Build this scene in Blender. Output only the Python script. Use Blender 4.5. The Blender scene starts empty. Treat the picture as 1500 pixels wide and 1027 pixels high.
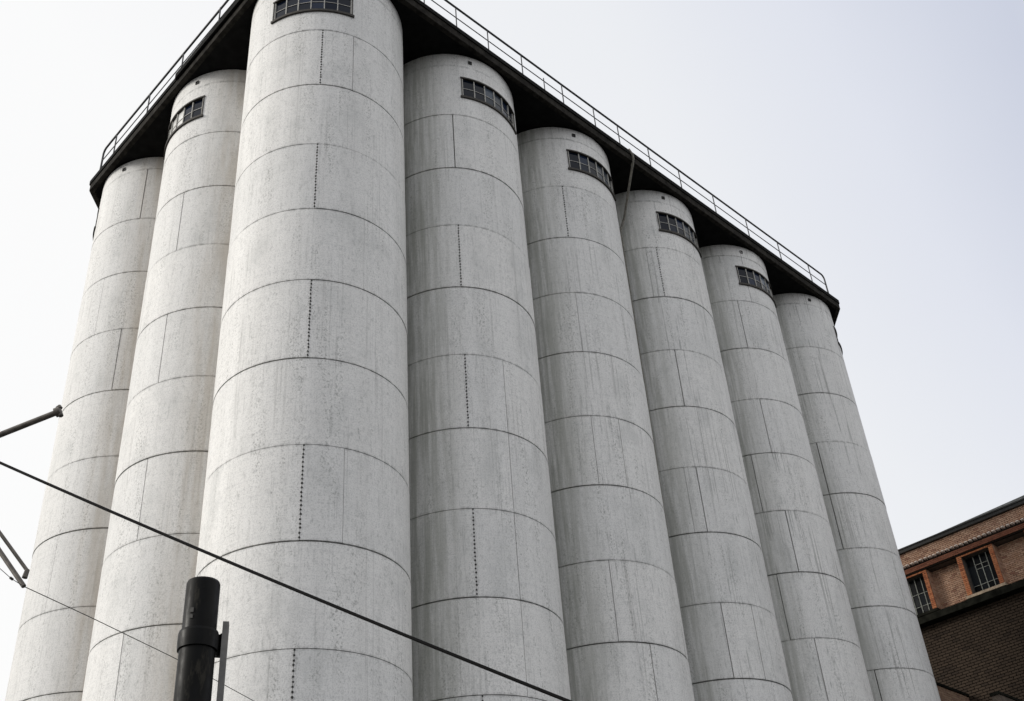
import bpy, math, random
import numpy as np
from mathutils import Matrix, Vector
random.seed(4); rng = np.random.default_rng(4)
sc = bpy.context.scene
col = sc.collection
PI = math.pi

# ------------------------------------------------------------------ camera
cam_d = bpy.data.cameras.new('camera'); cam = bpy.data.objects.new('camera', cam_d); col.objects.link(cam)
fw = Vector((0.61584328, 0.54618945, 0.56781523)); rt = Vector((0.70515109, -0.70357272, -0.08801907)); up = Vector((-0.35142422, -0.45460149, 0.81843662))
M = Matrix((( rt.x, up.x, -fw.x, -12.982), (rt.y, up.y, -fw.y, -19.526), (rt.z, up.z, -fw.z, 1.65), (0, 0, 0, 1)))
cam.matrix_world = M
cam_d.sensor_fit = 'HORIZONTAL'; cam_d.sensor_width = 36; cam_d.lens = 36*1673.475/1500
cam_d.shift_x = -69.452/1500; cam_d.shift_y = 51.824/1500
cam_d.clip_start = 0.1; cam_d.clip_end = 6000
sc.camera = cam

# ------------------------------------------------------------------ sky, sun, exposure
SUN_AZ, SUN_EL = math.radians(145), math.radians(26)
W = bpy.data.worlds.new('World'); sc.world = W; W.use_nodes = True
nt = W.node_tree; nt.nodes.clear()
def N(nt, t, **k):
    n = nt.nodes.new(t)
    for a, b in k.items():
        if a.startswith('i_'): n.inputs[int(a[2:])].default_value = b
        else: setattr(n, a, b)
    return n
out = N(nt, 'ShaderNodeOutputWorld'); bg = N(nt, 'ShaderNodeBackground'); bg.inputs[1].default_value = 0.1
sky = N(nt, 'ShaderNodeTexSky', sky_type='NISHITA'); sky.sun_disc = False
sky.sun_elevation = SUN_EL; sky.sun_rotation = PI/2 - SUN_AZ; sky.dust_density = 6; sky.air_density = 1.2
tc = N(nt, 'ShaderNodeTexCoord')
nrm = N(nt, 'ShaderNodeVectorMath', operation='NORMALIZE'); nt.links.new(tc.outputs['Generated'], nrm.inputs[0])
dot = N(nt, 'ShaderNodeVectorMath', operation='DOT_PRODUCT')
gd = Vector((math.cos(math.radians(125)), math.sin(math.radians(125)), -0.577)).normalized()
dot.inputs[1].default_value = gd; nt.links.new(nrm.outputs[0], dot.inputs[0])
nz = N(nt, 'ShaderNodeTexNoise'); nz.inputs['Scale'].default_value = 1.6; nz.inputs['Detail'].default_value = 4; nt.links.new(nrm.outputs[0], nz.inputs['Vector'])
ad = N(nt, 'ShaderNodeMath', operation='MULTIPLY_ADD'); nt.links.new(nz.outputs[0], ad.inputs[0]); ad.inputs[1].default_value = 0.12; nt.links.new(dot.outputs['Value'], ad.inputs[2])
ramp = N(nt, 'ShaderNodeValToRGB'); nt.links.new(ad.outputs[0], ramp.inputs[0])
# ramp input is the cosine to the pale, hazy side of the sky, remapped
mr = N(nt, 'ShaderNodeMapRange'); nt.links.new(ad.outputs[0], mr.inputs[0])
mr.inputs[1].default_value = -1.0; mr.inputs[2].default_value = 1.0
nt.links.new(mr.outputs[0], ramp.inputs[0])
cr = ramp.color_ramp
def setramp(cr, stops):
    while len(cr.elements) > 1: cr.elements.remove(cr.elements[-1])
    cr.elements[0].position = stops[0][0]; cr.elements[0].color = (*stops[0][1], 1)
    for p, c in stops[1:]:
        e = cr.elements.new(p); e.color = (*c, 1)
setramp(cr, [(0.02, (.93, .93, .92)), (0.11, (.90, .90, .90)), (0.16, (.68, .70, .75)), (0.215, (.60, .635, .74)), (0.265, (.74, .765, .84)), (0.33, (.84, .855, .885)), (0.52, (.955, .955, .955)), (1.0, (1.0, .995, .98))])
mul = N(nt, 'ShaderNodeVectorMath', operation='SCALE'); mul.inputs['Scale'].default_value = 10.0; nt.links.new(ramp.outputs[0], mul.inputs[0])
mix = N(nt, 'ShaderNodeMix', data_type='RGBA'); mix.inputs[0].default_value = 0.06
nt.links.new(mul.outputs[0], mix.inputs[6]); nt.links.new(sky.outputs[0], mix.inputs[7])
nt.links.new(mix.outputs[2], bg.inputs[0]); nt.links.new(bg.outputs[0], out.inputs[0])

sd = bpy.data.lights.new('sun', 'SUN'); sd.energy = 2.1; sd.angle = math.radians(20); sd.color = (1, .965, .90)
so = bpy.data.objects.new('sun', sd); col.objects.link(so)
sv = Vector((math.cos(SUN_EL)*math.cos(SUN_AZ), math.cos(SUN_EL)*math.sin(SUN_AZ), math.sin(SUN_EL)))
so.rotation_euler = sv.to_track_quat('Z', 'Y').to_euler(); so.location = (-40, 0, 60)
sc.view_settings.view_transform = 'Standard'; sc.view_settings.look = 'None'; sc.view_settings.gamma = 1
sc.view_settings.exposure = 0.08; sc.view_settings.use_curve_mapping = False
sc.cycles.max_bounces = 8

# ------------------------------------------------------------------ helpers
def tag(o, label=None, cat=None, group=None, kind=None):
    if label: o['label'] = label
    if cat: o['category'] = cat
    if group: o['group'] = group
    if kind: o['kind'] = kind
    return o
def empty(name, loc=(0, 0, 0), rz=0):
    o = bpy.data.objects.new(name, None); o.location = loc; o.rotation_euler = (0, 0, rz); o.empty_display_size = .3
    col.objects.link(o); return o
class MB:
    def __init__(s): s.v = []; s.f = []; s.sm = []
    def add(s, vs, fs, smooth=False):
        b = len(s.v); s.v += [tuple(v) for v in vs]
        for f in fs: s.f.append(tuple(b+i for i in f)); s.sm.append(smooth)
        return s
    def box(s, a, b):
        (x0, y0, z0), (x1, y1, z1) = a, b
        vs = [(x0,y0,z0),(x1,y0,z0),(x1,y1,z0),(x0,y1,z0),(x0,y0,z1),(x1,y0,z1),(x1,y1,z1),(x0,y1,z1)]
        return s.add(vs, [(0,3,2,1),(4,5,6,7),(0,1,5,4),(1,2,6,5),(2,3,7,6),(3,0,4,7)])
    def tube(s, pts, r, n=10, cap=True):
        pts = [Vector(p) for p in pts]; rs = r if isinstance(r, (list, tuple)) else [r]*len(pts)
        rings = []
        prev = None
        for i, p in enumerate(pts):
            t = ((pts[min(i+1, len(pts)-1)] - p).normalized() + (p - pts[max(i-1, 0)]).normalized()).normalized() if 0 < i < len(pts)-1 else (pts[min(i+1, len(pts)-1)] - pts[max(i-1, 0)]).normalized()
            if prev is None: a = t.orthogonal().normalized()
            else: a = (prev - t*prev.dot(t)).normalized()
            prev = a; b = t.cross(a)
            rings.append([p + (a*math.cos(2*PI*k/n) + b*math.sin(2*PI*k/n))*rs[i] for k in range(n)])
        base = len(s.v)
        for rg in rings: s.v += [tuple(q) for q in rg]
        for i in range(len(pts)-1):
            for k in range(n):
                s.f.append((base+i*n+k, base+i*n+(k+1) % n, base+(i+1)*n+(k+1) % n, base+(i+1)*n+k)); s.sm.append(True)
        if cap:
            for rg, rv in ((rings[0], True), (rings[-1], False)):
                b = len(s.v); s.v += [tuple(q) for q in rg]
                s.f.append(tuple(b+k for k in (reversed(range(n)) if rv else range(n)))); s.sm.append(False)
        return s
    def arc(s, a0, a1, z0, z1, r0, r1, n=None):   # solid curved slab, angles in degrees
        n = n or max(1, int(abs(a1-a0)/2.5)); A = [math.radians(a0+(a1-a0)*i/n) for i in range(n+1)]
        b = len(s.v)
        rows = [[(r1, z0), (r1, z1)], [(r1, z1), (r0, z1)], [(r0, z1), (r0, z0)], [(r0, z0), (r1, z0)]]
        closed = abs(a1-a0) > 359.9
        for pr, sm in zip(rows, (True, False, True, False)):   # each face strip keeps its own vertices, so edges stay crisp
            b = len(s.v)
            for a in A:
                c, d = math.cos(a), math.sin(a)
                s.v += [(pr[0][0]*c, pr[0][0]*d, pr[0][1]), (pr[1][0]*c, pr[1][0]*d, pr[1][1])]
            for i in range(n):
                p = b+2*i; s.f.append((p, p+2, p+3, p+1)); s.sm.append(sm)
        if not closed:
            for a, fl in ((A[0], False), (A[-1], True)):
                c, d = math.cos(a), math.sin(a); b = len(s.v)
                s.v += [(r*c, r*d, z) for r, z in ((r1, z0), (r1, z1), (r0, z1), (r0, z0))]
                s.f.append((b, b+1, b+2, b+3) if not fl else (b+3, b+2, b+1, b)); s.sm.append(False)
        return s
    def mesh(s, name, m):
        me = bpy.data.meshes.new(name); me.from_pydata(s.v, [], s.f); me.polygons.foreach_set('use_smooth', s.sm)
        if m: me.materials.append(m)
        me.update(); return me
    def build(s, name, m, parent=None):
        return link(name, s.mesh(name, m), parent)
def link(name, me, parent=None, loc=None, rz=None):
    o = bpy.data.objects.new(name, me); col.objects.link(o)
    if parent is not None: o.parent = parent
    if loc is not None: o.location = loc
    if rz is not None: o.rotation_euler = (0, 0, rz)
    return o

# ------------------------------------------------------------------ materials
def newmat(name, rough=.7, base=(.5, .5, .5), metal=0, spec=.5):
    m = bpy.data.materials.new(name); m.use_nodes = True; nt = m.node_tree
    b = nt.nodes['Principled BSDF']; b.inputs['Base Color'].default_value = (*base, 1); b.inputs['Roughness'].default_value = rough
    b.inputs['Metallic'].default_value = metal; b.inputs['Specular IOR Level'].default_value = spec
    return m, nt, b
def noise(nt, vec, scale, detail=4, rough=.55):
    n = N(nt, 'ShaderNodeTexNoise'); n.inputs['Scale'].default_value = scale; n.inputs['Detail'].default_value = detail; n.inputs['Roughness'].default_value = rough
    nt.links.new(vec, n.inputs['Vector']); return n.outputs[0]
def mapr(nt, v, a, b, c=0, d=1, smooth=True):
    n = N(nt, 'ShaderNodeMapRange', interpolation_type='SMOOTHSTEP' if smooth else 'LINEAR')
    nt.links.new(v, n.inputs[0])
    for i, x in enumerate((a, b, c, d)): n.inputs[i+1].default_value = x
    return n.outputs[0]
def mth(nt, op, a, b=None, c=None):
    n = N(nt, 'ShaderNodeMath', operation=op)
    for i, x in enumerate((a, b, c)):
        if x is None: continue
        if isinstance(x, (int, float)): n.inputs[i].default_value = x
        else: nt.links.new(x, n.inputs[i])
    return n.outputs[0]
def scaled(nt, vec, s):
    n = N(nt, 'ShaderNodeVectorMath', operation='MULTIPLY'); nt.links.new(vec, n.inputs[0]); n.inputs[1].default_value = s; return n.outputs[0]
def mixc(nt, f, a, b):
    n = N(nt, 'ShaderNodeMix', data_type='RGBA')
    for i, x in ((0, f), (6, a), (7, b)):
        if isinstance(x, (int, float)): n.inputs[i].default_value = x
        elif isinstance(x, tuple): n.inputs[i].default_value = (*x, 1)
        else: nt.links.new(x, n.inputs[i])
    return n.outputs[2]
def simple(name, base, rough=.7, var=.25, scale=8, metal=0, bump=.0, spec=.5):
    m, nt, b = newmat(name, rough, base, metal, spec)
    tc = N(nt, 'ShaderNodeNewGeometry'); f = noise(nt, tc.outputs['Position'], scale, 5)
    lo = tuple(c*(1-var) for c in base); hi = tuple(min(1, c*(1+var)) for c in base)
    nt.links.new(mixc(nt, mapr(nt, f, .3, .7), lo, hi), b.inputs['Base Color'])
    if bump:
        bp = N(nt, 'ShaderNodeBump'); bp.inputs['Strength'].default_value = bump; bp.inputs['Distance'].default_value = .01
        nt.links.new(f, bp.inputs['Height']); nt.links.new(bp.outputs[0], b.inputs['Normal'])
    return m

Rm = 2.3; CZ = 1.65
def Z(z): return z*Rm + CZ
RING0 = Z(11.76026); DZ = 0.99726*Rm; TOP = Z(13.0)

def silo_paint():
    m, nt, b = newmat('weathered_white_paint', .62, (.6, .6, .6), 0, .35)
    g = N(nt, 'ShaderNodeNewGeometry'); P = g.outputs['Position']
    oi = N(nt, 'ShaderNodeObjectInfo')
    sx = N(nt, 'ShaderNodeSeparateXYZ'); nt.links.new(P, sx.inputs[0]); z = sx.outputs[2]
    # each shell plate takes its own offset so marks break at the joints
    off = N(nt, 'ShaderNodeCombineXYZ'); nt.links.new(mth(nt, 'MULTIPLY', oi.outputs['Random'], 7.0), off.inputs[2])
    va = N(nt, 'ShaderNodeVectorMath', operation='ADD'); nt.links.new(P, va.inputs[0]); nt.links.new(off.outputs[0], va.inputs[1]); PO = va.outputs[0]
    streakW = noise(nt, scaled(nt, P, (1.6, 1.6, .05)), 1.6, 5, .6)       # broad vertical tone
    streakF = noise(nt, scaled(nt, PO, (9, 9, .22)), 1.5, 5, .65)         # narrow runs, broken at the joints
    streakL = noise(nt, scaled(nt, P, (14, 14, .10)), 1.3, 4, .6)         # thin runs crossing joints
    grain = noise(nt, scaled(nt, P, (1, 1, 1)), 34, 6, .7)
    weaveZ = noise(nt, scaled(nt, PO, (.35, .35, 16)), 1.6, 3, .6)        # faint level lines
    blot = noise(nt, scaled(nt, PO, (1, 1, .6)), 1.1, 6, .62)
    speck = noise(nt, scaled(nt, PO, (1, 1, .7)), 24, 3, .6)
    base = mixc(nt, mapr(nt, streakW, .3, .7), (.80, .79, .77), (.88, .87, .85))
    base = mixc(nt, mapr(nt, oi.outputs['Random'], 0, 1, 0, .22), base, (.63, .64, .65))
    base = mixc(nt, mapr(nt, weaveZ, .42, .75, 0, .25), base, (.56, .565, .57))
    base = mixc(nt, mapr(nt, blot, .48, .74, 0, .42), base, (.50, .51, .50))
    base = mixc(nt, mapr(nt, grain, .44, .70, 0, .60), base, (.40, .405, .40))
    fine = noise(nt, scaled(nt, P, (1, 1, .5)), 11, 6, .75)
    base = mixc(nt, mapr(nt, fine, .50, .72, 0, .55), base, (.38, .385, .375))
    # grey-green mould: specks that crowd where the broad noise is high
    crowd = mapr(nt, noise(nt, scaled(nt, P, (2.6, 2.6, .30)), 1.0, 5, .6), .47, .66)
    sp = mth(nt, 'MULTIPLY', mapr(nt, speck, .53, .62), crowd)
    base = mixc(nt, mth(nt, 'MULTIPLY', sp, .5), base, (.15, .155, .14))
    # vertical dribbles
    dr = mth(nt, 'MULTIPLY', mapr(nt, streakF, .555, .64), mapr(nt, noise(nt, scaled(nt, PO, (1.0, 1.0, .9)), 1.3, 3), .47, .62))
    base = mixc(nt, mth(nt, 'MULTIPLY', dr, mapr(nt, sx.outputs[0], 1, 20, .22, .62)), base, (.22, .225, .22))
    dl = mth(nt, 'MULTIPLY', mapr(nt, streakL, .55, .64), mapr(nt, noise(nt, scaled(nt, P, (1.5, 1.5, .25)), 1.5, 3), .42, .62))
    base = mixc(nt, mth(nt, 'MULTIPLY', dl, mapr(nt, sx.outputs[0], 1, 20, .25, .55)), base, (.21, .205, .195))
    # bigger pits, few
    vor = N(nt, 'ShaderNodeTexVoronoi'); vor.inputs['Scale'].default_value = 3.0; nt.links.new(scaled(nt, PO, (1, 1, .8)), vor.inputs['Vector'])
    pit = mapr(nt, vor.outputs['Distance'], .035, .085, 1, 0)
    pit = mth(nt, 'MULTIPLY', pit, mapr(nt, noise(nt, PO, .9, 2), .52, .62))
    base = mixc(nt, mth(nt, 'MULTIPLY', pit, .5), base, (.16, .16, .15))
    # grime held along the ring joints
    ph = mth(nt, 'FRACT', mth(nt, 'DIVIDE', mth(nt, 'SUBTRACT', z, RING0), DZ))
    near = mth(nt, 'MINIMUM', ph, mth(nt, 'SUBTRACT', 1.0, ph))
    gr = mth(nt, 'MULTIPLY', mapr(nt, near, 0, .035, 1, 0), mapr(nt, noise(nt, scaled(nt, P, (3, 3, 1)), 2.5, 5), .38, .62))
    base = mixc(nt, mth(nt, 'MULTIPLY', gr, .5), base, (.22, .225, .22))
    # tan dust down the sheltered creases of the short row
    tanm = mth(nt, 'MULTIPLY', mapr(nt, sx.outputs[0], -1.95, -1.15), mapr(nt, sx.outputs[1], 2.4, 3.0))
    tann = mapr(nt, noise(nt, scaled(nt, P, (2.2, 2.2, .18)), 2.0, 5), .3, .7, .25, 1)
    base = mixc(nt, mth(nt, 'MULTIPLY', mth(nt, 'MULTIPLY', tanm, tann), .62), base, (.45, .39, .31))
    # crease shade of the long row painted into the colour, with olive algae streaks
    crease_shade = mth(nt, 'MULTIPLY', mapr(nt, sx.outputs[1], -2.05, -.95), mapr(nt, sx.outputs[0], .6, 1.8))
    crease_streak = mapr(nt, noise(nt, scaled(nt, P, (3.0, 3.0, .16)), 2.2, 6, .65), .34, .64, .35, 1)
    base = mixc(nt, mth(nt, 'MULTIPLY', mth(nt, 'MULTIPLY', crease_shade, crease_streak), .72), base, (.27, .275, .235))
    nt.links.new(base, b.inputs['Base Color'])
    bp = N(nt, 'ShaderNodeBump'); bp.inputs['Strength'].default_value = .25; bp.inputs['Distance'].default_value = .008
    nt.links.new(mth(nt, 'ADD', grain, mth(nt, 'MULTIPLY', blot, 1.5)), bp.inputs['Height']); nt.links.new(bp.outputs[0], b.inputs['Normal'])
    return m
PAINT = silo_paint()
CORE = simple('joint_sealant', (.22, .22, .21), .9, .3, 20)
STUD = simple('stud_iron', (.035, .034, .032), .7, .3, 30)
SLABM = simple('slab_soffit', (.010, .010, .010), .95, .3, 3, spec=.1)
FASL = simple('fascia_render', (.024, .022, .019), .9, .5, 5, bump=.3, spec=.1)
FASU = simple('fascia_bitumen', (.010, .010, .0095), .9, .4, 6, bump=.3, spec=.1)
RAIL = simple('rail_paint', (.05, .052, .056), .6, .3, 20)
FRAME = simple('frame_dark_timber', (.035, .030, .024), .7, .4, 18, bump=.3)
ALU = simple('window_bar_pale', (.42, .41, .38), .6, .25, 20)
PIPE = simple('pipe_pvc', (.17, .16, .135), .6, .35, 12)
def glass(name, base, rough, wob):
    m, nt, b = newmat(name, rough, base, 0, .5)
    b.inputs['IOR'].default_value = 1.5; b.inputs['Specular IOR Level'].default_value = .14
    oi = N(nt, 'ShaderNodeObjectInfo')
    nt.links.new(mixc(nt, mapr(nt, oi.outputs['Random'], .55, 1), base, tuple(c*3.2 for c in base)), b.inputs['Base Color'])
    g = N(nt, 'ShaderNodeNewGeometry'); bp = N(nt, 'ShaderNodeBump'); bp.inputs['Strength'].default_value = wob; bp.inputs['Distance'].default_value = .02
    nt.links.new(noise(nt, g.outputs['Position'], 2.2, 2), bp.inputs['Height']); nt.links.new(bp.outputs[0], b.inputs['Normal'])
    return m
GLASS = glass('dusty_window_glass', (.005, .008, .017), .06, .3)
GLASS2 = glass('mill_window_glass', (.004, .005, .006), .2, .25)

SKYWHITE = simple('sky_white_glass', (.72, .72, .70), .25, .12, 6)  # bright sky in the glass, put into the pane colour as white
SKYBLUE = glass('sky_reflection_glass', (.035, .044, .058), .2, .2)  # bluish reflection put into the base colour of these panes

# ------------------------------------------------------------------ ground
gm, gnt, gb = newmat('asphalt', .9, (.05, .05, .05))
g = N(gnt, 'ShaderNodeNewGeometry'); f = noise(gnt, g.outputs['Position'], 6, 8, .7)
gnt.links.new(mixc(gnt, f, (.038, .038, .038), (.07, .07, .068)), gb.inputs['Base Color'])
mb = MB(); mb.add([(-2500, -2500, 0), (2500, -2500, 0), (2500, 2500, 0), (-2500, 2500, 0)], [(0, 1, 2, 3)])
tag(mb.build('road', gm), kind='structure')
pv = simple('paving_concrete', (.15, .147, .14), .9, .2, 2, bump=.4)
mb = MB(); mb.box((-4.2, -4.4, .002), (30.0, 14, .13)); tag(mb.build('pavement', pv), kind='structure')

# ------------------------------------------------------------------ silos
a10 = 1.553397917
SPX, SPY = 2.0814035*Rm, 2.123414*Rm
cen = {}
for i, k in enumerate('CDEFGH'): cen[k] = (i*SPX, 0.0)
cen['B'] = (SPY*math.cos(a10), SPY*math.sin(a10)); cen['A'] = (2*SPY*math.cos(a10), 2*SPY*math.sin(a10))
labels = {
 'C': 'tall white corner silo nearest the camera, with a wide window under the roof and three-sided view',
 'D': 'white silo just right of the widest corner silo, with dotted stud seams',
 'E': 'white silo left of the roof downpipe, window just beside the pipe',
 'F': 'white silo right of the roof downpipe, its top partly shaded beside the pipe',
 'G': 'white silo between the end silo by the mill and the one beside the downpipe',
 'H': 'white end silo next to the brick mill, its window only an edge-on sliver',
 'B': 'white silo left of the widest one, its window reflecting bright sky',
 'A': 'leftmost white silo, with the tips of bracket arms beside its edge',
}
labels['C'] = 'widest white silo at the corner of the block, cut off at the top'
FACE = {'C': -136.5, 'D': -89.5, 'E': -89.5, 'F': -91, 'G': -91, 'H': -46, 'B': 179, 'A': 134}
HALF = 29.8
WZ0, WZ1 = Z(12.125), Z(12.515)
# bands: n = -1 lies above RING0; band n reaches from ring n down to ring n+1
def seam_angles(k, n):
    """(angle, half gap in degrees, kind) for the joints of one band"""
    s = []
    if k in 'CDEFGH':
        main = -127.3 if k != 'H' else -128
        if k == 'H':
            if n == -1: s.append((-78, .35, 'line'))
            if n in (2, 3, 6): s.append((-144, .5, 'line'))
            if n in (4, 5): s.append((-93.3, .35, 'line'))
        else:
            if n % 2 == 0 and n >= 0:
                dotted = {'C': True, 'D': n != 0, 'E': n in (0,), 'F': n in (0,), 'G': False}[k]
                s.append((main, .10 if dotted else (.16 if k == 'E' else .38), 'dots' if dotted else 'line'))
            if k == 'C' and n in (0, 6): s.append((-105.5, .22 if n == 0 else .12, 'line'))
            if k == 'D' and n in (4, 5, 6, 7): s.append((-101, .22, 'line'))
            if k == 'E' and n in (4, 7): s.append((-106, .3, 'line'))
            if k == 'F' and n in (0, 4): s.append((-137, .13, 'line'))
            if k == 'F' and n == 6: s.append((-102, .25, 'line'))
            if k == 'G' and n == -1: s.append((-112, .25, 'line'))
            if k == 'G' and n in (3, 5): s.append((-146, .3, 'line'))
    elif k == 'B':
        if n % 2 == 1 and n >= 1: s.append((-158.5, .35, 'line'))
    elif k == 'A':
        if n in (-1, 2): s.append((-137, .35, 'line'))
        if n % 2 == 1 and n > 0: s.append((-160, .11, 'line'))
    if not s: s.append((20 + 37*((n*7) % 5), .2, 'line'))
    s.append((95 + (n % 3)*7, .2, 'line'))
    return sorted(s)
# one stud seam mesh
def stud_mesh():
    mb = MB(); cnt = 22
    for i in range(cnt):
        z = DZ*(i+.6)/cnt + random.uniform(-.012, .012); a = random.uniform(-.006, .006); r = .023 + random.random()*.006
        ring0 = [(Rm-.01, a+math.cos(q)*r, z+math.sin(q)*r) for q in [2*PI*j/8 for j in range(8)]]
        ring1 = [(Rm+.020, a+math.cos(q)*r*.75, z+math.sin(q)*r*.75) for q in [2*PI*j/8 for j in range(8)]]
        mb.add(ring0+ring1, [(j, (j+1) % 8, 8+(j+1) % 8, 8+j) for j in range(8)]+[tuple(range(8, 16))])
    return mb.mesh('stud_row', STUD)
STUDS = stud_mesh()

def pane_mesh(a0, a1, z0, z1, r, m):   # one flat pane between two angles
    p = [Vector((math.cos(math.radians(a))*r, math.sin(math.radians(a))*r, 0)) for a in (a0, a1)]
    n = ((p[0]+p[1])*.5).normalized()*-.008
    j = random.uniform(-.004, .004)
    vs = [(p[0].x, p[0].y, z0), (p[1].x, p[1].y, z0), (p[1].x+n.x*j, p[1].y, z1), (p[0].x, p[0].y+j, z1)]
    vs += [(v[0]+n.x, v[1]+n.y, v[2]) for v in vs]
    mb = MB(); mb.add(vs, [(0,1,2,3),(7,6,5,4),(0,4,5,1),(1,5,6,2),(2,6,7,3),(3,7,4,0)])
    return mb.mesh('pane', m)

def silo(k):
    cx, cy = cen[k]
    root = empty('silo', (cx, cy, 0)); tag(root, labels[k], 'silo', 'white painted grain silos standing in two rows')
    f = FACE[k]; w0, w1 = f-HALF, f+HALF
    # dark core behind the joints, opened behind the window
    core = MB(); rc = Rm-.06
    core.arc(0, 360, .13, WZ0, rc-.05, rc, 144)
    core.arc(0, 360, WZ1, TOP, rc-.05, rc, 144)
    core.arc(w1, w0+360, WZ0, WZ1, rc-.05, rc, 120)
    core.build('inner_shell', CORE, root)
    # lining closes the room behind the panes
    li = MB(); li.arc(w0-2, w1+2, WZ0-.05, WZ1+.05, Rm-1.0, Rm-.98, 12); li.build('room_lining', SLABM, root)
    for n in range(-2, 13):
        zt = RING0 - n*DZ; zb = zt - DZ
        gt = .017 if n % 2 else .008; gb_ = .017 if (n+1) % 2 else .008
        if n == -1: gt = .004
        if n == -2: gb_ = .004
        if n == -2: zt = TOP + .0; gt = .006
        if n == 12: zb = .13; gb_ = 0
        zt -= gt; zb += gb_
        if zt <= zb+.02: continue
        S = seam_angles(k, n)
        for i, (a, hg, kind) in enumerate(S):
            a2, hg2, _ = S[(i+1) % len(S)]
            while a2 <= a: a2 += 360
            A0, A1 = a+hg, a2-hg2
            mb = MB(); th = .05; Rp = Rm + random.uniform(-.006, .006); zb_, zt_ = zb, zt; zb, zt = zb+random.uniform(-.002, .003), zt+random.uniform(-.003, .002)
            if n == -2: zt = TOP
            if n == -1:   # cut the window opening
                wa0, wa1 = w0, w1
                while wa0 < A0-180: wa0 += 360; wa1 += 360
                segs = [(A0, A1)]
                hit = False
                for sh in (-360, 0, 360):
                    u0, u1 = max(A0, wa0+sh), min(A1, wa1+sh)
                    if u1 > u0+.01:
                        hit = True
                        if u0 > A0: mb.arc(A0, u0, zb, zt, Rm-th, Rp)
                        mb.arc(u0, u1, zb, WZ0, Rm-th, Rp); mb.arc(u0, u1, WZ1, zt, Rm-th, Rp)
                        if A1 > u1: mb.arc(u1, A1, zb, zt, Rm-th, Rp)
                        break
                if not hit: mb.arc(A0, A1, zb, zt, Rm-th, Rp)
            else: mb.arc(A0, A1, zb, zt, Rm-th, Rp)
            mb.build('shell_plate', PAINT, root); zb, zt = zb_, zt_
            if kind == 'dots':
                o = link('stud_row', STUDS, root, (0, 0, zb), math.radians(a)); tag(o, kind='stuff')
    # vent near the top
    va = -160 if k in 'AB' else (-136 if k == 'C' else -111)
    mb = MB(); zc = Z(12.872); q = .062
    c, s = math.cos(math.radians(va)), math.sin(math.radians(va))
    def pt(r, t, z): return (c*r - s*t, s*r + c*t, z)
    for (t0, t1, z0, z1) in ((-q, q, zc-q, zc-q+.015), (-q, q, zc+q-.015, zc+q), (-q, -q+.015, zc-q+.015, zc+q-.015), (q-.015, q, zc-q+.015, zc+q-.015), (-q+.015, q-.015, zc-q+.015, zc+q-.015)):
        r1 = Rm+.03 if (t1-t0 < .03 or z1-z0 < .03) else Rm+.004
        vs = [pt(Rm-.02, t0, z0), pt(Rm-.02, t1, z0), pt(Rm-.02, t1, z1), pt(Rm-.02, t0, z1), pt(r1, t0, z0), pt(r1, t1, z0), pt(r1, t1, z1), pt(r1, t0, z1)]
        mb.add(vs, [(3,2,1,0),(4,5,6,7),(0,1,5,4),(1,2,6,5),(2,3,7,6),(3,0,4,7)])
    mb.build('vent', STUD, root)
    # window
    win = MB(); fh = .035
    win.arc(w0-.6, w1+.6, WZ1-.02, WZ1+.035, Rm-.055, Rm+.035)      # head
    win.arc(w0, w0+.55, WZ0+.045, WZ1-.02, Rm-.055, Rm+.03, 1); win.arc(w1-.55, w1, WZ0+.045, WZ1-.02, Rm-.055, Rm+.03, 1)
    wo = win.build('window', FRAME, root)
    sl = MB(); sl.arc(w0-1.0, w1+1.0, WZ0-.035, WZ0+.045, Rm-.055, Rm+.055); sl.build('sill', FRAME, wo)
    for a in (w0+.55, w1-1.45): jb = MB(); jb.arc(a, a+.9, WZ0+.05, WZ1-.025, Rm-.05, Rm+.005, 1); jb.build('jamb', ALU, wo)
    i0, i1 = w0+1.45, w1-1.45; ncol = 6; st = (i1-i0)/ncol; zi0, zi1 = WZ0+.045, WZ1-.02; zm = (zi0+zi1)/2
    for c_ in range(1, ncol):
        b = MB(); a = i0+st*c_; b.arc(a-.33, a+.33, zi0+.002, zi1-.002, Rm-.05, Rm-.003, 1); b.build('mullion', ALU, wo)
    for c_ in range(ncol):
        A0, A1 = i0+st*c_+(.33 if c_ else 0), i0+st*(c_+1)-(.33 if c_ < ncol-1 else 0)
        b = MB(); b.arc(A0+.02, A1-.02, zm-.010, zm+.010, Rm-.048, Rm-.022, 1); b.build('glazing_bar', ALU, wo)
        for z0, z1 in ((zi0, zm-.010), (zm+.010, zi1)):
            pm = GLASS
            if k == 'B' and c_ in (1, 2, 3): pm = SKYWHITE
            elif k in 'EFG' and c_ in (3, 4): pm = SKYBLUE
            elif k == 'D' and c_ in (2, 3): pm = SKYBLUE
            link('pane', pane_mesh(A0, A1, z0, z1, Rm-.038, pm), wo)
    return root
for k in 'CDEFGHBA': silo(k)
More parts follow.
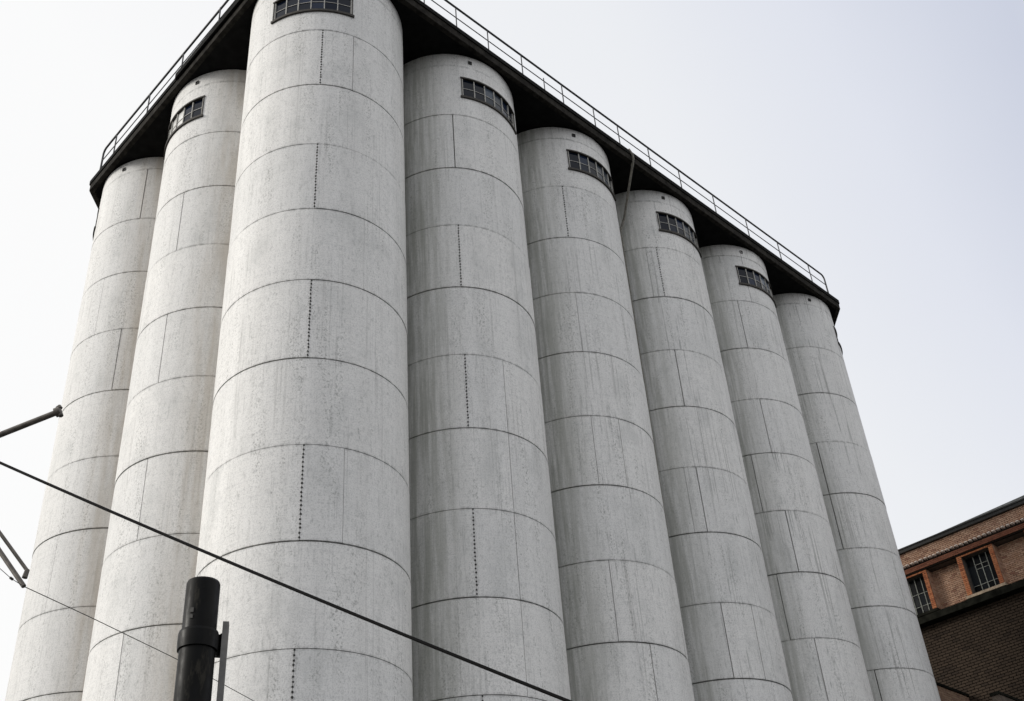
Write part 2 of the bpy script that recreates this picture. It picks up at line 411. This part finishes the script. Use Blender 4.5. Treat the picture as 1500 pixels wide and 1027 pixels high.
# narrow infill walls closing the gaps between neighbouring silos
order = [('A', 'B'), ('B', 'C'), ('C', 'D'), ('D', 'E'), ('E', 'F'), ('F', 'G'), ('G', 'H')]
nm = {'A': 'leftmost silo', 'B': 'second silo', 'C': 'widest silo', 'D': 'its right neighbour', 'E': 'silo left of the downpipe', 'F': 'silo right of it', 'G': 'next silo', 'H': 'end silo'}
nmf = {'C': 'widest silo', 'D': 'the silo right of it', 'F': 'silo right of the downpipe', 'G': 'second last silo'}
for a, b_ in order:
    pa, pb = Vector((*cen[a], 0)), Vector((*cen[b_], 0)); mid = (pa+pb)/2; d = (pb-pa).normalized()
    o = empty('infill_wall', mid, math.atan2(d.y, d.x))
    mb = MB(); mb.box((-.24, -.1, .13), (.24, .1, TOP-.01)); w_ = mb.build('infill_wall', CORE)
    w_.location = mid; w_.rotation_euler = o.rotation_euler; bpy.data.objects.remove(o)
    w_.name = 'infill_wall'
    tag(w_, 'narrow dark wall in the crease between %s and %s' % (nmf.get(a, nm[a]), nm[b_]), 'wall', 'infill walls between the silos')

# ------------------------------------------------------------------ roof slab
def outline(r, seg=3):
    """rounded outline round the block at distance r from the outer silo centres"""
    A, Cc, H = Vector(cen['A']), Vector(cen['C']), Vector(cen['H'])
    back = Vector((H.x, A.y))
    pts = []
    def corner(c, a0, a1):
        for a in (a0+24.5, a1-24.5):       # chamfered corner
            a = math.radians(a); pts.append((c.x+r*1.099*math.cos(a), c.y+r*1.099*math.sin(a)))
    dl = math.degrees(a10)-90
    corner(A, 90, 180+dl); corner(Cc, 180+dl, 270); corner(H, 270, 360); corner(back, 0, 90)
    return pts
def prism(mb, pts, z0, z1):
    n = len(pts); vs = [(x, y, z0) for x, y in pts]+[(x, y, z1) for x, y in pts]
    fs = [(i, (i+1) % n, n+(i+1) % n, n+i) for i in range(n)]+[tuple(range(n, 2*n)), tuple(reversed(range(n)))]
    mb.add(vs, fs); return mb
def ringprism(mb, po, pi_, z0, z1):
    n = len(po); vs = [(x, y, z0) for x, y in po]+[(x, y, z1) for x, y in po]+[(x, y, z1) for x, y in pi_]+[(x, y, z0) for x, y in pi_]
    fs = []
    for i in range(n):
        j = (i+1) % n
        fs += [(i, j, n+j, n+i), (n+i, n+j, 2*n+j, 2*n+i), (2*n+i, 2*n+j, 3*n+j, 3*n+i), (3*n+i, 3*n+j, j, i)]
    mb.add(vs, fs); return mb
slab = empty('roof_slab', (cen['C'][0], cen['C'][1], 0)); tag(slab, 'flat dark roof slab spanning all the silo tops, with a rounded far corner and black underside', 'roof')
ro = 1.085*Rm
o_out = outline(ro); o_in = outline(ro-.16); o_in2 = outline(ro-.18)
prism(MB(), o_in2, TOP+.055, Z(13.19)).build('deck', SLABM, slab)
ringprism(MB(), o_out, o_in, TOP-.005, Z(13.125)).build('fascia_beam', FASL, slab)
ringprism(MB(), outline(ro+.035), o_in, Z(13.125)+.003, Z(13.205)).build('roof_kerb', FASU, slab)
# a thicker patched length of kerb along the left side, from the corner to a joint
A_, C_ = Vector(cen['A']), Vector(cen['C']); dl = (A_-C_).normalized(); nl = Vector((-dl.y, dl.x))  # nl points to -x
mb = MB()
p0 = C_ + nl*(ro+.03) + dl*(-.2); p1 = C_ + nl*(ro+.03) + dl*4.85
q0 = p0 + nl*.07; q1 = p1 + nl*.07 - dl*.05
vs = [(p.x, p.y, z) for z in (Z(13.115), Z(13.215)) for p in (p0, q0, q1, p1)]
mb.add(vs, [(0,1,2,3),(7,6,5,4),(0,4,5,1),(1,5,6,2),(2,6,7,3),(3,7,4,0)]); mb.build('flashing', FASU, slab)

# ------------------------------------------------------------------ railing
rl = empty('guard_railing', (0, 0, 0)); tag(rl, 'dark metal guard railing with a mid rail running along the edge of the silo roof', 'railing')
ZT, ZB = Z(13.665), Z(13.205)
rr = 1.075*Rm
dlv = dl; nlv = nl
Lpt = lambda t: C_ + nlv*rr + dlv*t          # along the left side, t metres from the corner silo centre
Rpt = lambda x: Vector((x, -rr))
tl_end = 4.47*Rm; xr_end = cen['H'][0] + .46
def cornerpath(z, rad=.35):
    a, b = Lpt(-rr), Rpt(-rr)
    c = Vector((Lpt(0).x, -rr)); P = []
    P.append((*(c+dlv*.35), z))
    for i in range(1, 5):
        t = i/5; P.append((*((c+dlv*.35)*(1-t)**2 + c*2*t*(1-t) + (c+Vector((.35, 0)))*t*t), z))
    P.append((*(c+Vector((.35, 0))), z)); return P
def endcurve(p, q, z):    # rail bending down into its end post at q
    P = [(*p, z)]
    d = (q-p).normalized()
    for i in range(1, 6):
        a = i/6*PI/2; P.append((*(q - d*.22 + d*.22*math.sin(a)), z-.22+.22*math.cos(a)))
    P.append((*q, z-.22)); P.append((*q, ZB-.01)); return P
left = endcurve(Lpt(tl_end-.6), Lpt(tl_end), ZT)[::-1]
right = endcurve(Rpt(xr_end-.6), Rpt(xr_end), ZT)
MB().tube(left + cornerpath(ZT) + right, .037, 8).build('top_rail', RAIL, rl)
ZM = ZB+(ZT-ZB)*.50
MB().tube([(*Lpt(tl_end), ZM)] + cornerpath(ZM) + [(*Rpt(xr_end), ZM)], .018, 8).build('mid_rail', RAIL, rl)
for y in (1.04, 2.04, 3.02, 4.05, .1, -.6):
    p = Lpt(y*Rm); MB().tube([(*p, ZB-.01), (*p, ZT)], .024, 6).build('post', RAIL, rl)
for x in (-.4, .2, .8, 1.38, 1.98, 2.65, 3.5, 4.2, 4.76, 5.5, 6.28, 7.2, 8.14, 9.1, 10.08):
    p = Rpt(x*Rm); MB().tube([(*p, ZB-.01), (*p, ZT)], .022, 6).build('post', RAIL, rl)
p = Rpt(3.1*Rm); MB().tube([(*p, ZB-.01), (*p, ZB+.68)], .02, 6).build('post', RAIL, rl)

# ------------------------------------------------------------------ roof downpipe
dp = empty('downpipe', (5.2*Rm, -.3*Rm, 0)); tag(dp, 'pale grey rainwater pipe bending from the roof edge back into the crease between two silos', 'pipe')
P = [(x*Rm, y*Rm, Z(z)) for x, y, z in ((4.93, -1.02, 13.21), (4.945, -1.10, 13.215), (4.985, -1.115, 13.12), (5.003, -1.105, 13.04), (5.025, -1.06, 12.98), (5.20, -.68, 12.48), (5.255, -.56, 12.32), (5.225, -.47, 12.1), (5.21, -.44, 5), (5.21, -.44, -.6))]
P = [(p[0]-dp.location.x, p[1]-dp.location.y, p[2]) for p in P]
MB().tube(P[:5], .046, 10).build('swan_neck', PIPE, dp); MB().tube(P[4:], .046, 10).build('pipe', PIPE, dp)
a, b_ = Vector(P[4]), (Vector(P[5])-Vector(P[4])).normalized()
MB().tube([a-b_*.02, a+b_*.09], .056, 10).build('collar', PIPE, dp)

# ------------------------------------------------------------------ brick mill on the right
phi = math.radians(92.5)
mill = empty('brick_mill', (31, 0, 0), phi)      # local +x runs along the wall (u), local +y points away from the camera side
tag(mill, 'tall brown brick mill building behind the end silo, with orange window surrounds', 'building')
# local frame: u = +x ; outward normal (towards the camera, -X world) = local +y
def bricks(name, mat, rects, y_face, depth=.05, bl=.225, bh=.083, jo=.011, parent=mill, kindstuff=True, tooth=None):
    """running bond of real bricks filling rects (u0,u1,z0,z1), faces at local y=y_face"""
    V = []; 
    for (u0, u1, z0, z1) in rects:
        nr = max(1, int(round((z1-z0)/bh))); h = (z1-z0)/nr
        for r in range(nr):
            u = u0 - (bl/2 if r % 2 else 0)
            while u < u1-.01:
                a, b = max(u, u0)+jo/2, min(u+bl, u1)-jo/2
                if b-a > .03:
                    y = y_face + random.uniform(-.006, .004)
                    V.append((a, b, z0+r*h+jo/2, z0+(r+1)*h-jo/2, y))
                u += bl
    V = np.array(V); n = len(V)
    a, b, c, d, y = V.T
    yb = np.full(n, y_face-depth)
    vs = np.stack([np.stack(t, -1) for t in ((a,y,c),(b,y,c),(b,y,d),(a,y,d),(a,yb,c),(b,yb,c),(b,yb,d),(a,yb,d))], 1).reshape(-1, 3)
    f = np.array([(1,0,3,2),(0,1,5,4),(1,2,6,5),(2,3,7,6),(3,0,4,7)])
    fs = (f[None]+8*np.arange(n)[:, None, None]).reshape(-1, 4)
    me = bpy.data.meshes.new(name); me.from_pydata(vs.tolist(), [], fs.tolist()); me.materials.append(mat)
    o = link(name, me, parent)
    if kindstuff: tag(o, kind='stuff')
    return o
def brickmat(name, c1, c2, c3, dirt=.4):
    m, nt, b = newmat(name, .9, c1, 0, .2)
    g = N(nt, 'ShaderNodeNewGeometry'); P = g.outputs['Position']; r = g.outputs['Random Per Island']
    cc = mixc(nt, mapr(nt, r, 0, .6, 0, 1, False), c1, c2); cc = mixc(nt, mapr(nt, r, .72, 1, 0, 1, False), cc, c3)
    cc = mixc(nt, mapr(nt, noise(nt, P, 1.3, 6, .65), .45, .75, 0, dirt), cc, tuple(x*.35 for x in c1))
    cc = mixc(nt, mapr(nt, noise(nt, P, 45, 3), .4, .7, 0, .35), cc, tuple(x*.55 for x in c2))
    nt.links.new(cc, b.inputs['Base Color']); return m
BR_UP = brickmat('buff_brick', (.47, .28, .185), (.58, .38, .27), (.31, .16, .11))
BR_LOW = brickmat('sooty_brick', (.044, .031, .022), (.056, .040, .028), (.032, .023, .017), .5)
BR_OR = brickmat('orange_brick', (.40, .13, .06), (.52, .21, .10), (.26, .09, .05), .3)
BR_ST = brickmat('string_red_brick', (.20, .075, .045), (.25, .105, .065), (.14, .055, .035), .35)
BR_WING = brickmat('brown_brick', (.27, .17, .115), (.34, .23, .16), (.2, .12, .09), .3)
BR_PALE = brickmat('pale_moulded_brick', (.62, .50, .43), (.70, .60, .52), (.5, .36, .3), .15)
MORT = simple('mortar_dark', (.10, .082, .066), .95, .3, 10); MORTL = simple('mortar_sooty', (.018, .014, .011), .95, .3, 10, spec=.1)
STONE = simple('sill_stone', (.40, .31, .22), .85, .25, 6); LEDGE = simple('ledge_sooty_stone', (.013, .013, .010), .95, .5, 3, bump=.4, spec=.05)
GUT = simple('gutter_iron', (.02, .02, .019), .6, .3, 8); LEAD = simple('roof_lead', (.20, .205, .20), .6, .3, 3)
BARS = simple('steel_glazing_bar', (.26, .27, .24), .6, .3, 12)
U0, U1 = -14.0, 14.0
pitch = 3.03; wins = [(-1.87 - 1.21 + pitch*j, -1.87 + pitch*j) for j in range(-3, 5)]   # (u_right, u_left) of each window
ZS, ZH = 19.86, 21.56        # window sill and head
# backing mass
mb = MB(); mb.box((U0, -14, 0), (U1, -.85, 22.66)); mb.box((U0, -.85, 0), (U1, -.40, 19.40)); mb.build('wall', MORTL, mill)
mb = MB(); mb.box((U0, -.85, 19.70), (wins[0][0]-.2, -.06, 21.66))
for j, (a, b_) in enumerate(wins):
    mb.box((a-.20, -.45, 19.70), (a, -.05, 21.66)); mb.box((b_, -.45, 19.70), (b_+.22, -.05, 21.66))
    mb.box((a, -.45, ZH), (b_, -.05, 21.66))
    nxt = wins[j+1][0]-.20 if j+1 < len(wins) else U1
    mb.box((b_+.22, -.848, 19.70), (nxt, -.55, 21.66))
    mb.box((a-.2, -.848, 19.70), (b_+.22, -.46, 21.66))
mb.box((U0, -.848, 21.665), (U1, -.06, 22.655))
mb.build('mortar', MORT, mill)
# bricks
panels = []; jambs = []; teeth = []
for j, (a, b_) in enumerate(wins):
    nxt = wins[j+1][0]-.20 if j+1 < len(wins) else U1
    panels.append((b_+.22, nxt, 19.70, 21.64))
    jambs.append((a-.20, a, 19.74, 21.64)); jambs.append((b_, b_+.22, 19.74, 21.64)); teeth += [(b_+.221, b_+.33, 19.74+q*.1727, 19.74+q*.1727+.083) for q in range(11)]
bricks('panel_brick', BR_UP, panels, -.50, .05, .225, .083, .018)
bricks('jamb_brick', BR_OR, jambs, 0.0, .06, .22, .083, .016); bricks('jamb_brick', BR_OR, teeth, -.488, .06, .22)
# returns of the window bays, facing the low end
def ret(a, ya, yb, z0, z1, mat, name):
    n = int(round((z1-z0)/.083)); h = (z1-z0)/n; mb = MB()
    for r in range(n):
        y = ya + (.11 if r % 2 else 0)
        ys = [ya] + [ya+.11*(1+(r % 2)) + .225*i for i in range(6)]
        ys = [q for q in ys if q < yb-.03]+[yb]
        for p, q in zip(ys[:-1], ys[1:]):
            mb.box((a-.012, p+.006, z0+r*h+.005), (a+.03, q-.006, z0+(r+1)*h-.005))
    return tag(mb.build(name, mat, mill), kind='stuff')
for a, b_ in wins: ret(a-.20, -.50, -.06, 19.72, 21.64, BR_UP, 'return_brick')
# lintels: a row of upright bricks over each window, one string of orange brick above, moulded course, parapet
for a, b_ in wins:
    bricks('lintel_brick', BR_OR, [(a-.0, b_, ZH+.0, 21.64)], .002, .06, .075, .085)
bricks('string_brick', BR_ST, [(U0, U1, 21.70, 21.91)], .10, .2, .225, .07)
mb = MB(); mb.box((U0, -.06, 21.645), (U1, .05, 21.70)); mb.box((U0, -.06, 21.91), (U1, .03, 22.00)); mb.build('shadow_fillet', MORTL, mill)
dn = MB(); dn.box((-.058, 0, 0), (.058, .15, .095)); dn.add([(-.058, .15, 0), (.058, .15, 0), (.058, .20, .035), (.058, .15, .095), (-.058, .15, .095), (-.058, .20, .035)], [(0,1,2,5),(5,2,3,4)])
dme = dn.mesh('dentil_brick', BR_PALE)
u = 4.0; cnt = 0
while u > -9:
    link('dentil_brick', dme, mill, (u + random.uniform(-.012, .012), .02 + random.uniform(-.02, .015), 22.0 + random.uniform(-.006, .006)), random.uniform(-.08, .08)); u -= .21; cnt += 1
bricks('parapet_brick', BR_UP, [(U0, U1, 22.09, 22.655)], .06, .1, .225, .083, .018)
mb = MB(); mb.box((U0, -.6, 22.66), (U1, .20, 22.80)); mb.box((U0, -.6, 22.80), (U1, .24, 22.855)); mb.build('gutter', GUT, mill)
mb = MB(); mb.add([(1.0, .10, 22.86), (U0, .10, 22.86), (U0, .10, 23.28), (1.0, -.6, 22.862), (U0, -14, 22.86), (1.0, -14, 22.86), (U0, -14, 23.28)],
                 [(0, 1, 2), (1, 4, 6, 2), (0, 2, 6, 5), (0, 5, 4, 1)]); mb.build('roof', LEAD, mill)
# sills, ledge, lower wall
for j, (a, b_) in enumerate(wins):
    mb = MB(); mb.box((a-.24, -.40, 19.735), (b_+.28, .075, 19.85)); mb.build('sill', STONE if j == 3 else LEDGE, mill)
mb = MB(); mb.box((U0, -.845, 19.41), (U1, .10, 19.695)); mb.build('ledge', LEDGE, mill)
bricks('wall_brick', BR_LOW, [(U0, 6.0, 9.0, 19.40)], -.34, .05, .30, .115, .026)
# windows
for j, (a, b_) in enumerate(wins):
    fr = MB(); t = .03; y0, y1 = -.40, -.34
    fr.box((a, y0, ZS-.01), (a+t, y1, ZH)); fr.box((b_-t, y0, ZS-.01), (b_, y1, ZH)); fr.box((a+t, y0, ZH-t), (b_-t, y1, ZH)); fr.box((a+t, y0, ZS-.01), (b_-t, y1, ZS+t))
    wo = fr.build('window', GUT, mill)
    wdt = (b_-a-2*t); cols = [a+t+wdt*q for q in (0, .22, .47, .72, 1)]; rows = [ZS+t, 20.28, 20.95 if j == 3 else 21.0, 21.15, ZH-t] if j == 3 else [ZS+t, 20.30, 20.85, ZH-t]
    for q in cols[1:-1]:
        mb = MB(); mb.box((q-.014, -.385, rows[0]), (q+.014, -.335, rows[-1])); mb.build('glazing_bar', BARS, wo)
    for z in rows[1:-1]:
        for p, q in zip(cols[:-1], cols[1:]):
            if j == 3 and z > 20.5 and (p == cols[0] or q == cols[-1]): continue
            mb = MB(); mb.box((p+.014, -.382, z-.010), (q-.014, -.345, z+.010)); mb.build('glazing_bar', BARS, wo)
    for p, q in zip(cols[:-1], cols[1:]):
        for z0, z1 in zip(rows[:-1], rows[1:]):
            t_ = random.uniform(-.008, .008)
            mb = MB(); mb.add([(p, -.375, z0), (q, -.375+t_, z0), (q, -.375+t_, z1), (p, -.375, z1), (p, -.385, z0), (q, -.385+t_, z0), (q, -.385+t_, z1), (p, -.385, z1)], [(1,0,3,2),(4,5,6,7),(0,1,5,4),(1,2,6,5),(2,3,7,6),(3,0,4,7)])
            mb.build('pane', GLASS2, wo)
# low wing and buttress in front of the mill
wing = empty('brick_wing', (29.3, 1.9, 0)); tag(wing, 'lower brown brick wing with dark coping, between the end silo and the dark mill wall', 'building')
def sidebricks(parent, mat, x0, x1, y, z0, z1, name='wall_brick'):
    o = bricks(name, mat, [(-x1, -x0, z0, z1)], -y, .05, .24, .098, .012, parent)
    o.rotation_euler = (0, 0, PI)     # local +y now faces world -y
    return o
mb = MB(); mb.box((-1.8, -2.22, 0), (1.95, 2.2, 16.02)); mb.build('wall', MORTL, wing)
mb = MB(); mb.box((-1.9, -2.30, 16.025), (1.95, 2.3, 16.13)); mb.build('coping', LEDGE, wing)
sidebricks(wing, BR_WING, -1.8, 1.95, -2.25, 11.0, 16.02)
bt = empty('buttress_wall', (29.0, -3.0, 0)); tag(bt, 'narrow brown rendered buttress wall standing out from the dark mill wall, lowest right', 'wall')
ren = simple('brown_render', (.12, .095, .075), .95, .25, 5, bump=.4)
mb = MB(); mb.box((-1.9, -.28, 0), (2.5, .02, 14.43)); mb.build('wall', ren, bt)
mb = MB(); mb.box((-1.95, -.32, 14.435), (2.5, .05, 14.53)); mb.build('coping', LEDGE, bt)

# ------------------------------------------------------------------ black street post with a sign seen edge on
BLK = None
m, nt, b = newmat('black_gloss_paint', .5, (.012, .012, .012), 0, .12)
g = N(nt, 'ShaderNodeNewGeometry'); fz = noise(nt, scaled(nt, g.outputs['Position'], (1, 1, .35)), 14, 6, .7)
cc = mixc(nt, mapr(nt, fz, .54, .68, 0, .8), (.003, .003, .003), (.035, .032, .026)); nt.links.new(cc, b.inputs['Base Color'])
nt.links.new(mapr(nt, fz, .3, .8, .35, .75), b.inputs['Roughness']); BLK = m
GREY = simple('sign_back_grey', (.15, .145, .135), .55, .2, 15)
px, py = -12.982+6.5*.4762, -19.526+6.5*.8793; pt_ = 1.65+.4793*6.5-.035
post = empty('street_post', (px, py, 0)); tag(post, 'stout black metal street post with a collar and a grey sign plate seen edge on', 'post')
def lathe(prof, n=28):
    mb = MB()
    for (r0, z0), (r1, z1) in zip(prof[:-1], prof[1:]):
        vs = [(r0*math.cos(2*PI*i/n), r0*math.sin(2*PI*i/n), z0) for i in range(n)]+[(r1*math.cos(2*PI*i/n), r1*math.sin(2*PI*i/n), z1) for i in range(n)]
        mb.add(vs, [(i, (i+1) % n, n+(i+1) % n, n+i) for i in range(n)], True)
    return mb
zc = pt_-.40; r0 = .101
lathe([(.135, .0), (.135, .9), (.108, .95), (r0, 1.0), (r0, zc-.03)]).build('shaft', BLK, post)
cap = lathe([(r0-.004, zc), (r0-.004, pt_-.018), (r0-.009, pt_-.005)]); n = 28
cap.add([((r0-.009)*math.cos(2*PI*i/n), (r0-.009)*math.sin(2*PI*i/n), pt_-.005) for i in range(n)], [tuple(range(n))]); cap.build('sleeve', BLK, post)
lathe([(r0, zc-.03), (r0+.011, zc-.03), (r0+.013, zc+.02), (r0+.013, zc+.065), (r0+.009, zc+.08), (r0-.004, zc+.08)]).build('collar', BLK, post)
view = Vector((.4942, .8694)); side = Vector((.8694, -.4942))
# sign plate: stands 13 cm to the right of the post, its edge towards the camera
sx_, sy_ = (-12.982+6.5*.4942-px, -19.526+6.5*.8694-py); zt = 1.65+.4366*6.5
sg = MB(); e0 = Vector((sx_, sy_))+side*.012; e1 = e0 + view*.06 + side*.004; th = side*.034
vs = [(p.x, p.y, z) for z in (zt-.72, zt) for p in (e0-th*.5, e0+th*.5, e1+th*.5, e1-th*.5)]
sg.add(vs, [(3,2,1,0),(4,5,6,7),(0,1,5,4),(1,2,6,5),(2,3,7,6),(3,0,4,7)]); sg.build('sign_plate', GREY, post)
c0 = Vector((0, 0)) + side*(r0-.01) ; c1 = e0 + view*.05 - side*.012
for z0, z1 in ((zc-.06, zc+.10), (zc-.60, zc-.52)):
    w_ = view*.02; bk = MB()
    vs = [(*(c0-w_), z0), (*(c1-w_), z0+.02), (*(c1+w_), z0+.02), (*(c0+w_), z0), (*(c0-w_), z1-.05), (*(c1-w_), z1), (*(c1+w_), z1), (*(c0+w_), z1-.05)]
    bk.add(vs, [(3,2,1,0),(4,5,6,7),(0,1,5,4),(1,2,6,5),(2,3,7,6),(3,0,4,7)]); bk.build('bracket', BLK, post)
d2 = Vector((-.86, -.51))
for z, s_ in ((pt_-.215, 1.0), (pt_-.255, .8), (pt_-.33, .7)):   # torn sticker remnants and screw heads near the sleeve's left edge
    p = d2.normalized()*(r0-.004); t = Vector((-p.y, p.x)).normalized()*.012*s_
    q = p.normalized()*.004
    vs = [(*(p-t), z-.012*s_), (*(p+t), z-.016*s_), (*(p+t), z+.012*s_), (*(p-t), z+.016*s_)]
    vs += [(v[0]+q.x, v[1]+q.y, v[2]) for v in vs]
    chn = MB(); chn.add(vs, [(0,1,2,3),(7,6,5,4),(0,4,5,1),(1,5,6,2),(2,6,7,3),(3,7,4,0)]); chn.build('screw_head', STUD, post)

# ------------------------------------------------------------------ pole with bracket arms outside the frame, reaching in from the left
GALV = simple('galvanised_arm', (.105, .092, .078), .6, .35, 14)
P0 = Vector((-10.017, -8.726, 0))
pole = empty('bracket_pole', P0); tag(pole, 'brown metal bracket arms reaching in from the left, tips beside the leftmost silo', 'pole')
L = lambda x, y, z: Vector((x, y, z)) - P0
MB().tube([(0, 0, 0), (0, 0, 8.25)], [.11, .085], 14).build('shaft', GALV, pole)
a_, b_ = L(-9.357, -9.565, 8.422), L(-10.033, -8.721, 8.07)
MB().tube([b_, a_], .030, 10).build('arm', GALV, pole)
d = (a_-b_).normalized(); pdv = Vector((0, 0, 1)).cross(d).normalized(); upv = d.cross(pdv)
MB().tube([a_-d*.035, a_+d*.02], .05, 10).tube([a_+upv*.06, a_-upv*.065+d*.015], .024, 8).tube([a_+upv*.05+pdv*.02+d*.02, a_+upv*.05-pdv*.02+d*.02], .02, 8).build('end_fitting', GALV, pole)
a2, b2 = L(-9.328, -9.469, 6.707), L(-9.966, -8.844, 7.858)
MB().tube([b2, a2], .017, 8).build('arm', GALV, pole)
MB().tube([a2+Vector((0, 0, .01)), a2+Vector((-.012, 0, -.075))], [.022, .026], 8).build('end_fitting', GALV, pole)
a3, b3 = L(-9.365, -9.562, 6.502), L(-10.016, -8.726, 7.889)
MB().tube([b3, a3], .022, 8).build('arm', GALV, pole)

# ------------------------------------------------------------------ cables
CAB = simple('black_cable', (.006, .006, .006), .8, .2, 20, spec=.15); WIRE = simple('thin_wire', (.07, .066, .06), .6, .2, 20)
pts = np.array([(0, -10.017, -8.726, 8.02), (.101, -9.7, -9.249, 7.85), (.238, -9.271, -9.957, 7.33), (.472, -8.54, -11.164, 6.461), (.636, -8.027, -12.011, 5.85), (.794, -7.533, -12.827, 5.264), (.903, -7.193, -13.388, 4.877), (1, -6.888, -13.892, 4.541)])
cz = np.polyfit(pts[1:, 0], pts[1:, 3], 2)
P1 = Vector((-10.017, -8.726)); PB = Vector((-6.888, -13.892))
def cpt(s): p = P1 + (PB-P1)*s; return (p.x, p.y, float(np.polyval(cz, s)))
cable = MB().tube([cpt(s) for s in np.linspace(.02, 1.5, 40)], .0138, 8).build('overhead_cable', CAB)
tag(cable, 'thick black overhead cable slanting down across the silos from the left edge', 'cable')
e = cpt(1.5)
ap = empty('anchor_post', (e[0], e[1], 0)); tag(ap, 'short steel anchor post holding the low end of the black cable, out of view', 'post')
MB().tube([(0, 0, 0), (0, 0, e[2]+.08)], .05, 12).build('shaft', GALV, ap); MB().tube([(-.07, 0, e[2]), (.07, 0, e[2])], .02, 8).build('eye_bolt', GALV, ap)
A3 = Vector((-9.365, -9.562, 6.502)); T = Vector((-5.954, -8.0, 6.551)); dT = (T-A3); 
# thin wire from the pole past the lowest arm tip, fixed to the corner silo
def tw(s): 
    zz = np.interp(s, [-.19, 0, .233, .614, 1, 1.9], [6.60, 6.502, 6.536, 6.57, 6.551, 6.50])
    p = A3 + dT*s; return (p.x, p.y, float(zz))
ss = 0
# find where the wire meets the corner silo
s = 1.0
while True:
    p = tw(s)
    if math.hypot(p[0], p[1]) < Rm+.01 or s > 4: break
    s += .01
s_end = s
if s_end > 3.9:   # passes the silo: stop at the neighbouring silo instead
    s_end = 2.4
tw1 = MB().tube([tw(q) for q in np.linspace(0, s_end, 30)], .0045, 6).build('thin_wire', WIRE)
tag(tw1, 'thin slack wire running from the lowest arm tip behind the black post', 'wire')
tail = MB().tube([tuple(A3), (-9.508, -9.628, 6.513), (-9.646, -9.691, 6.55), (-10.6, -10.13, 6.75)], .0035, 6).build('stay_wire', WIRE)
tag(tail, 'very thin pale wire with a small insulator, left of the lowest arm tip', 'wire')
MB().tube([(-9.495, -9.622, 6.512), (-9.525, -9.636, 6.517)], .012, 8).build('insulator', STUD, tail)
print('wire end', s_end, tw(s_end), 'dentils', cnt)
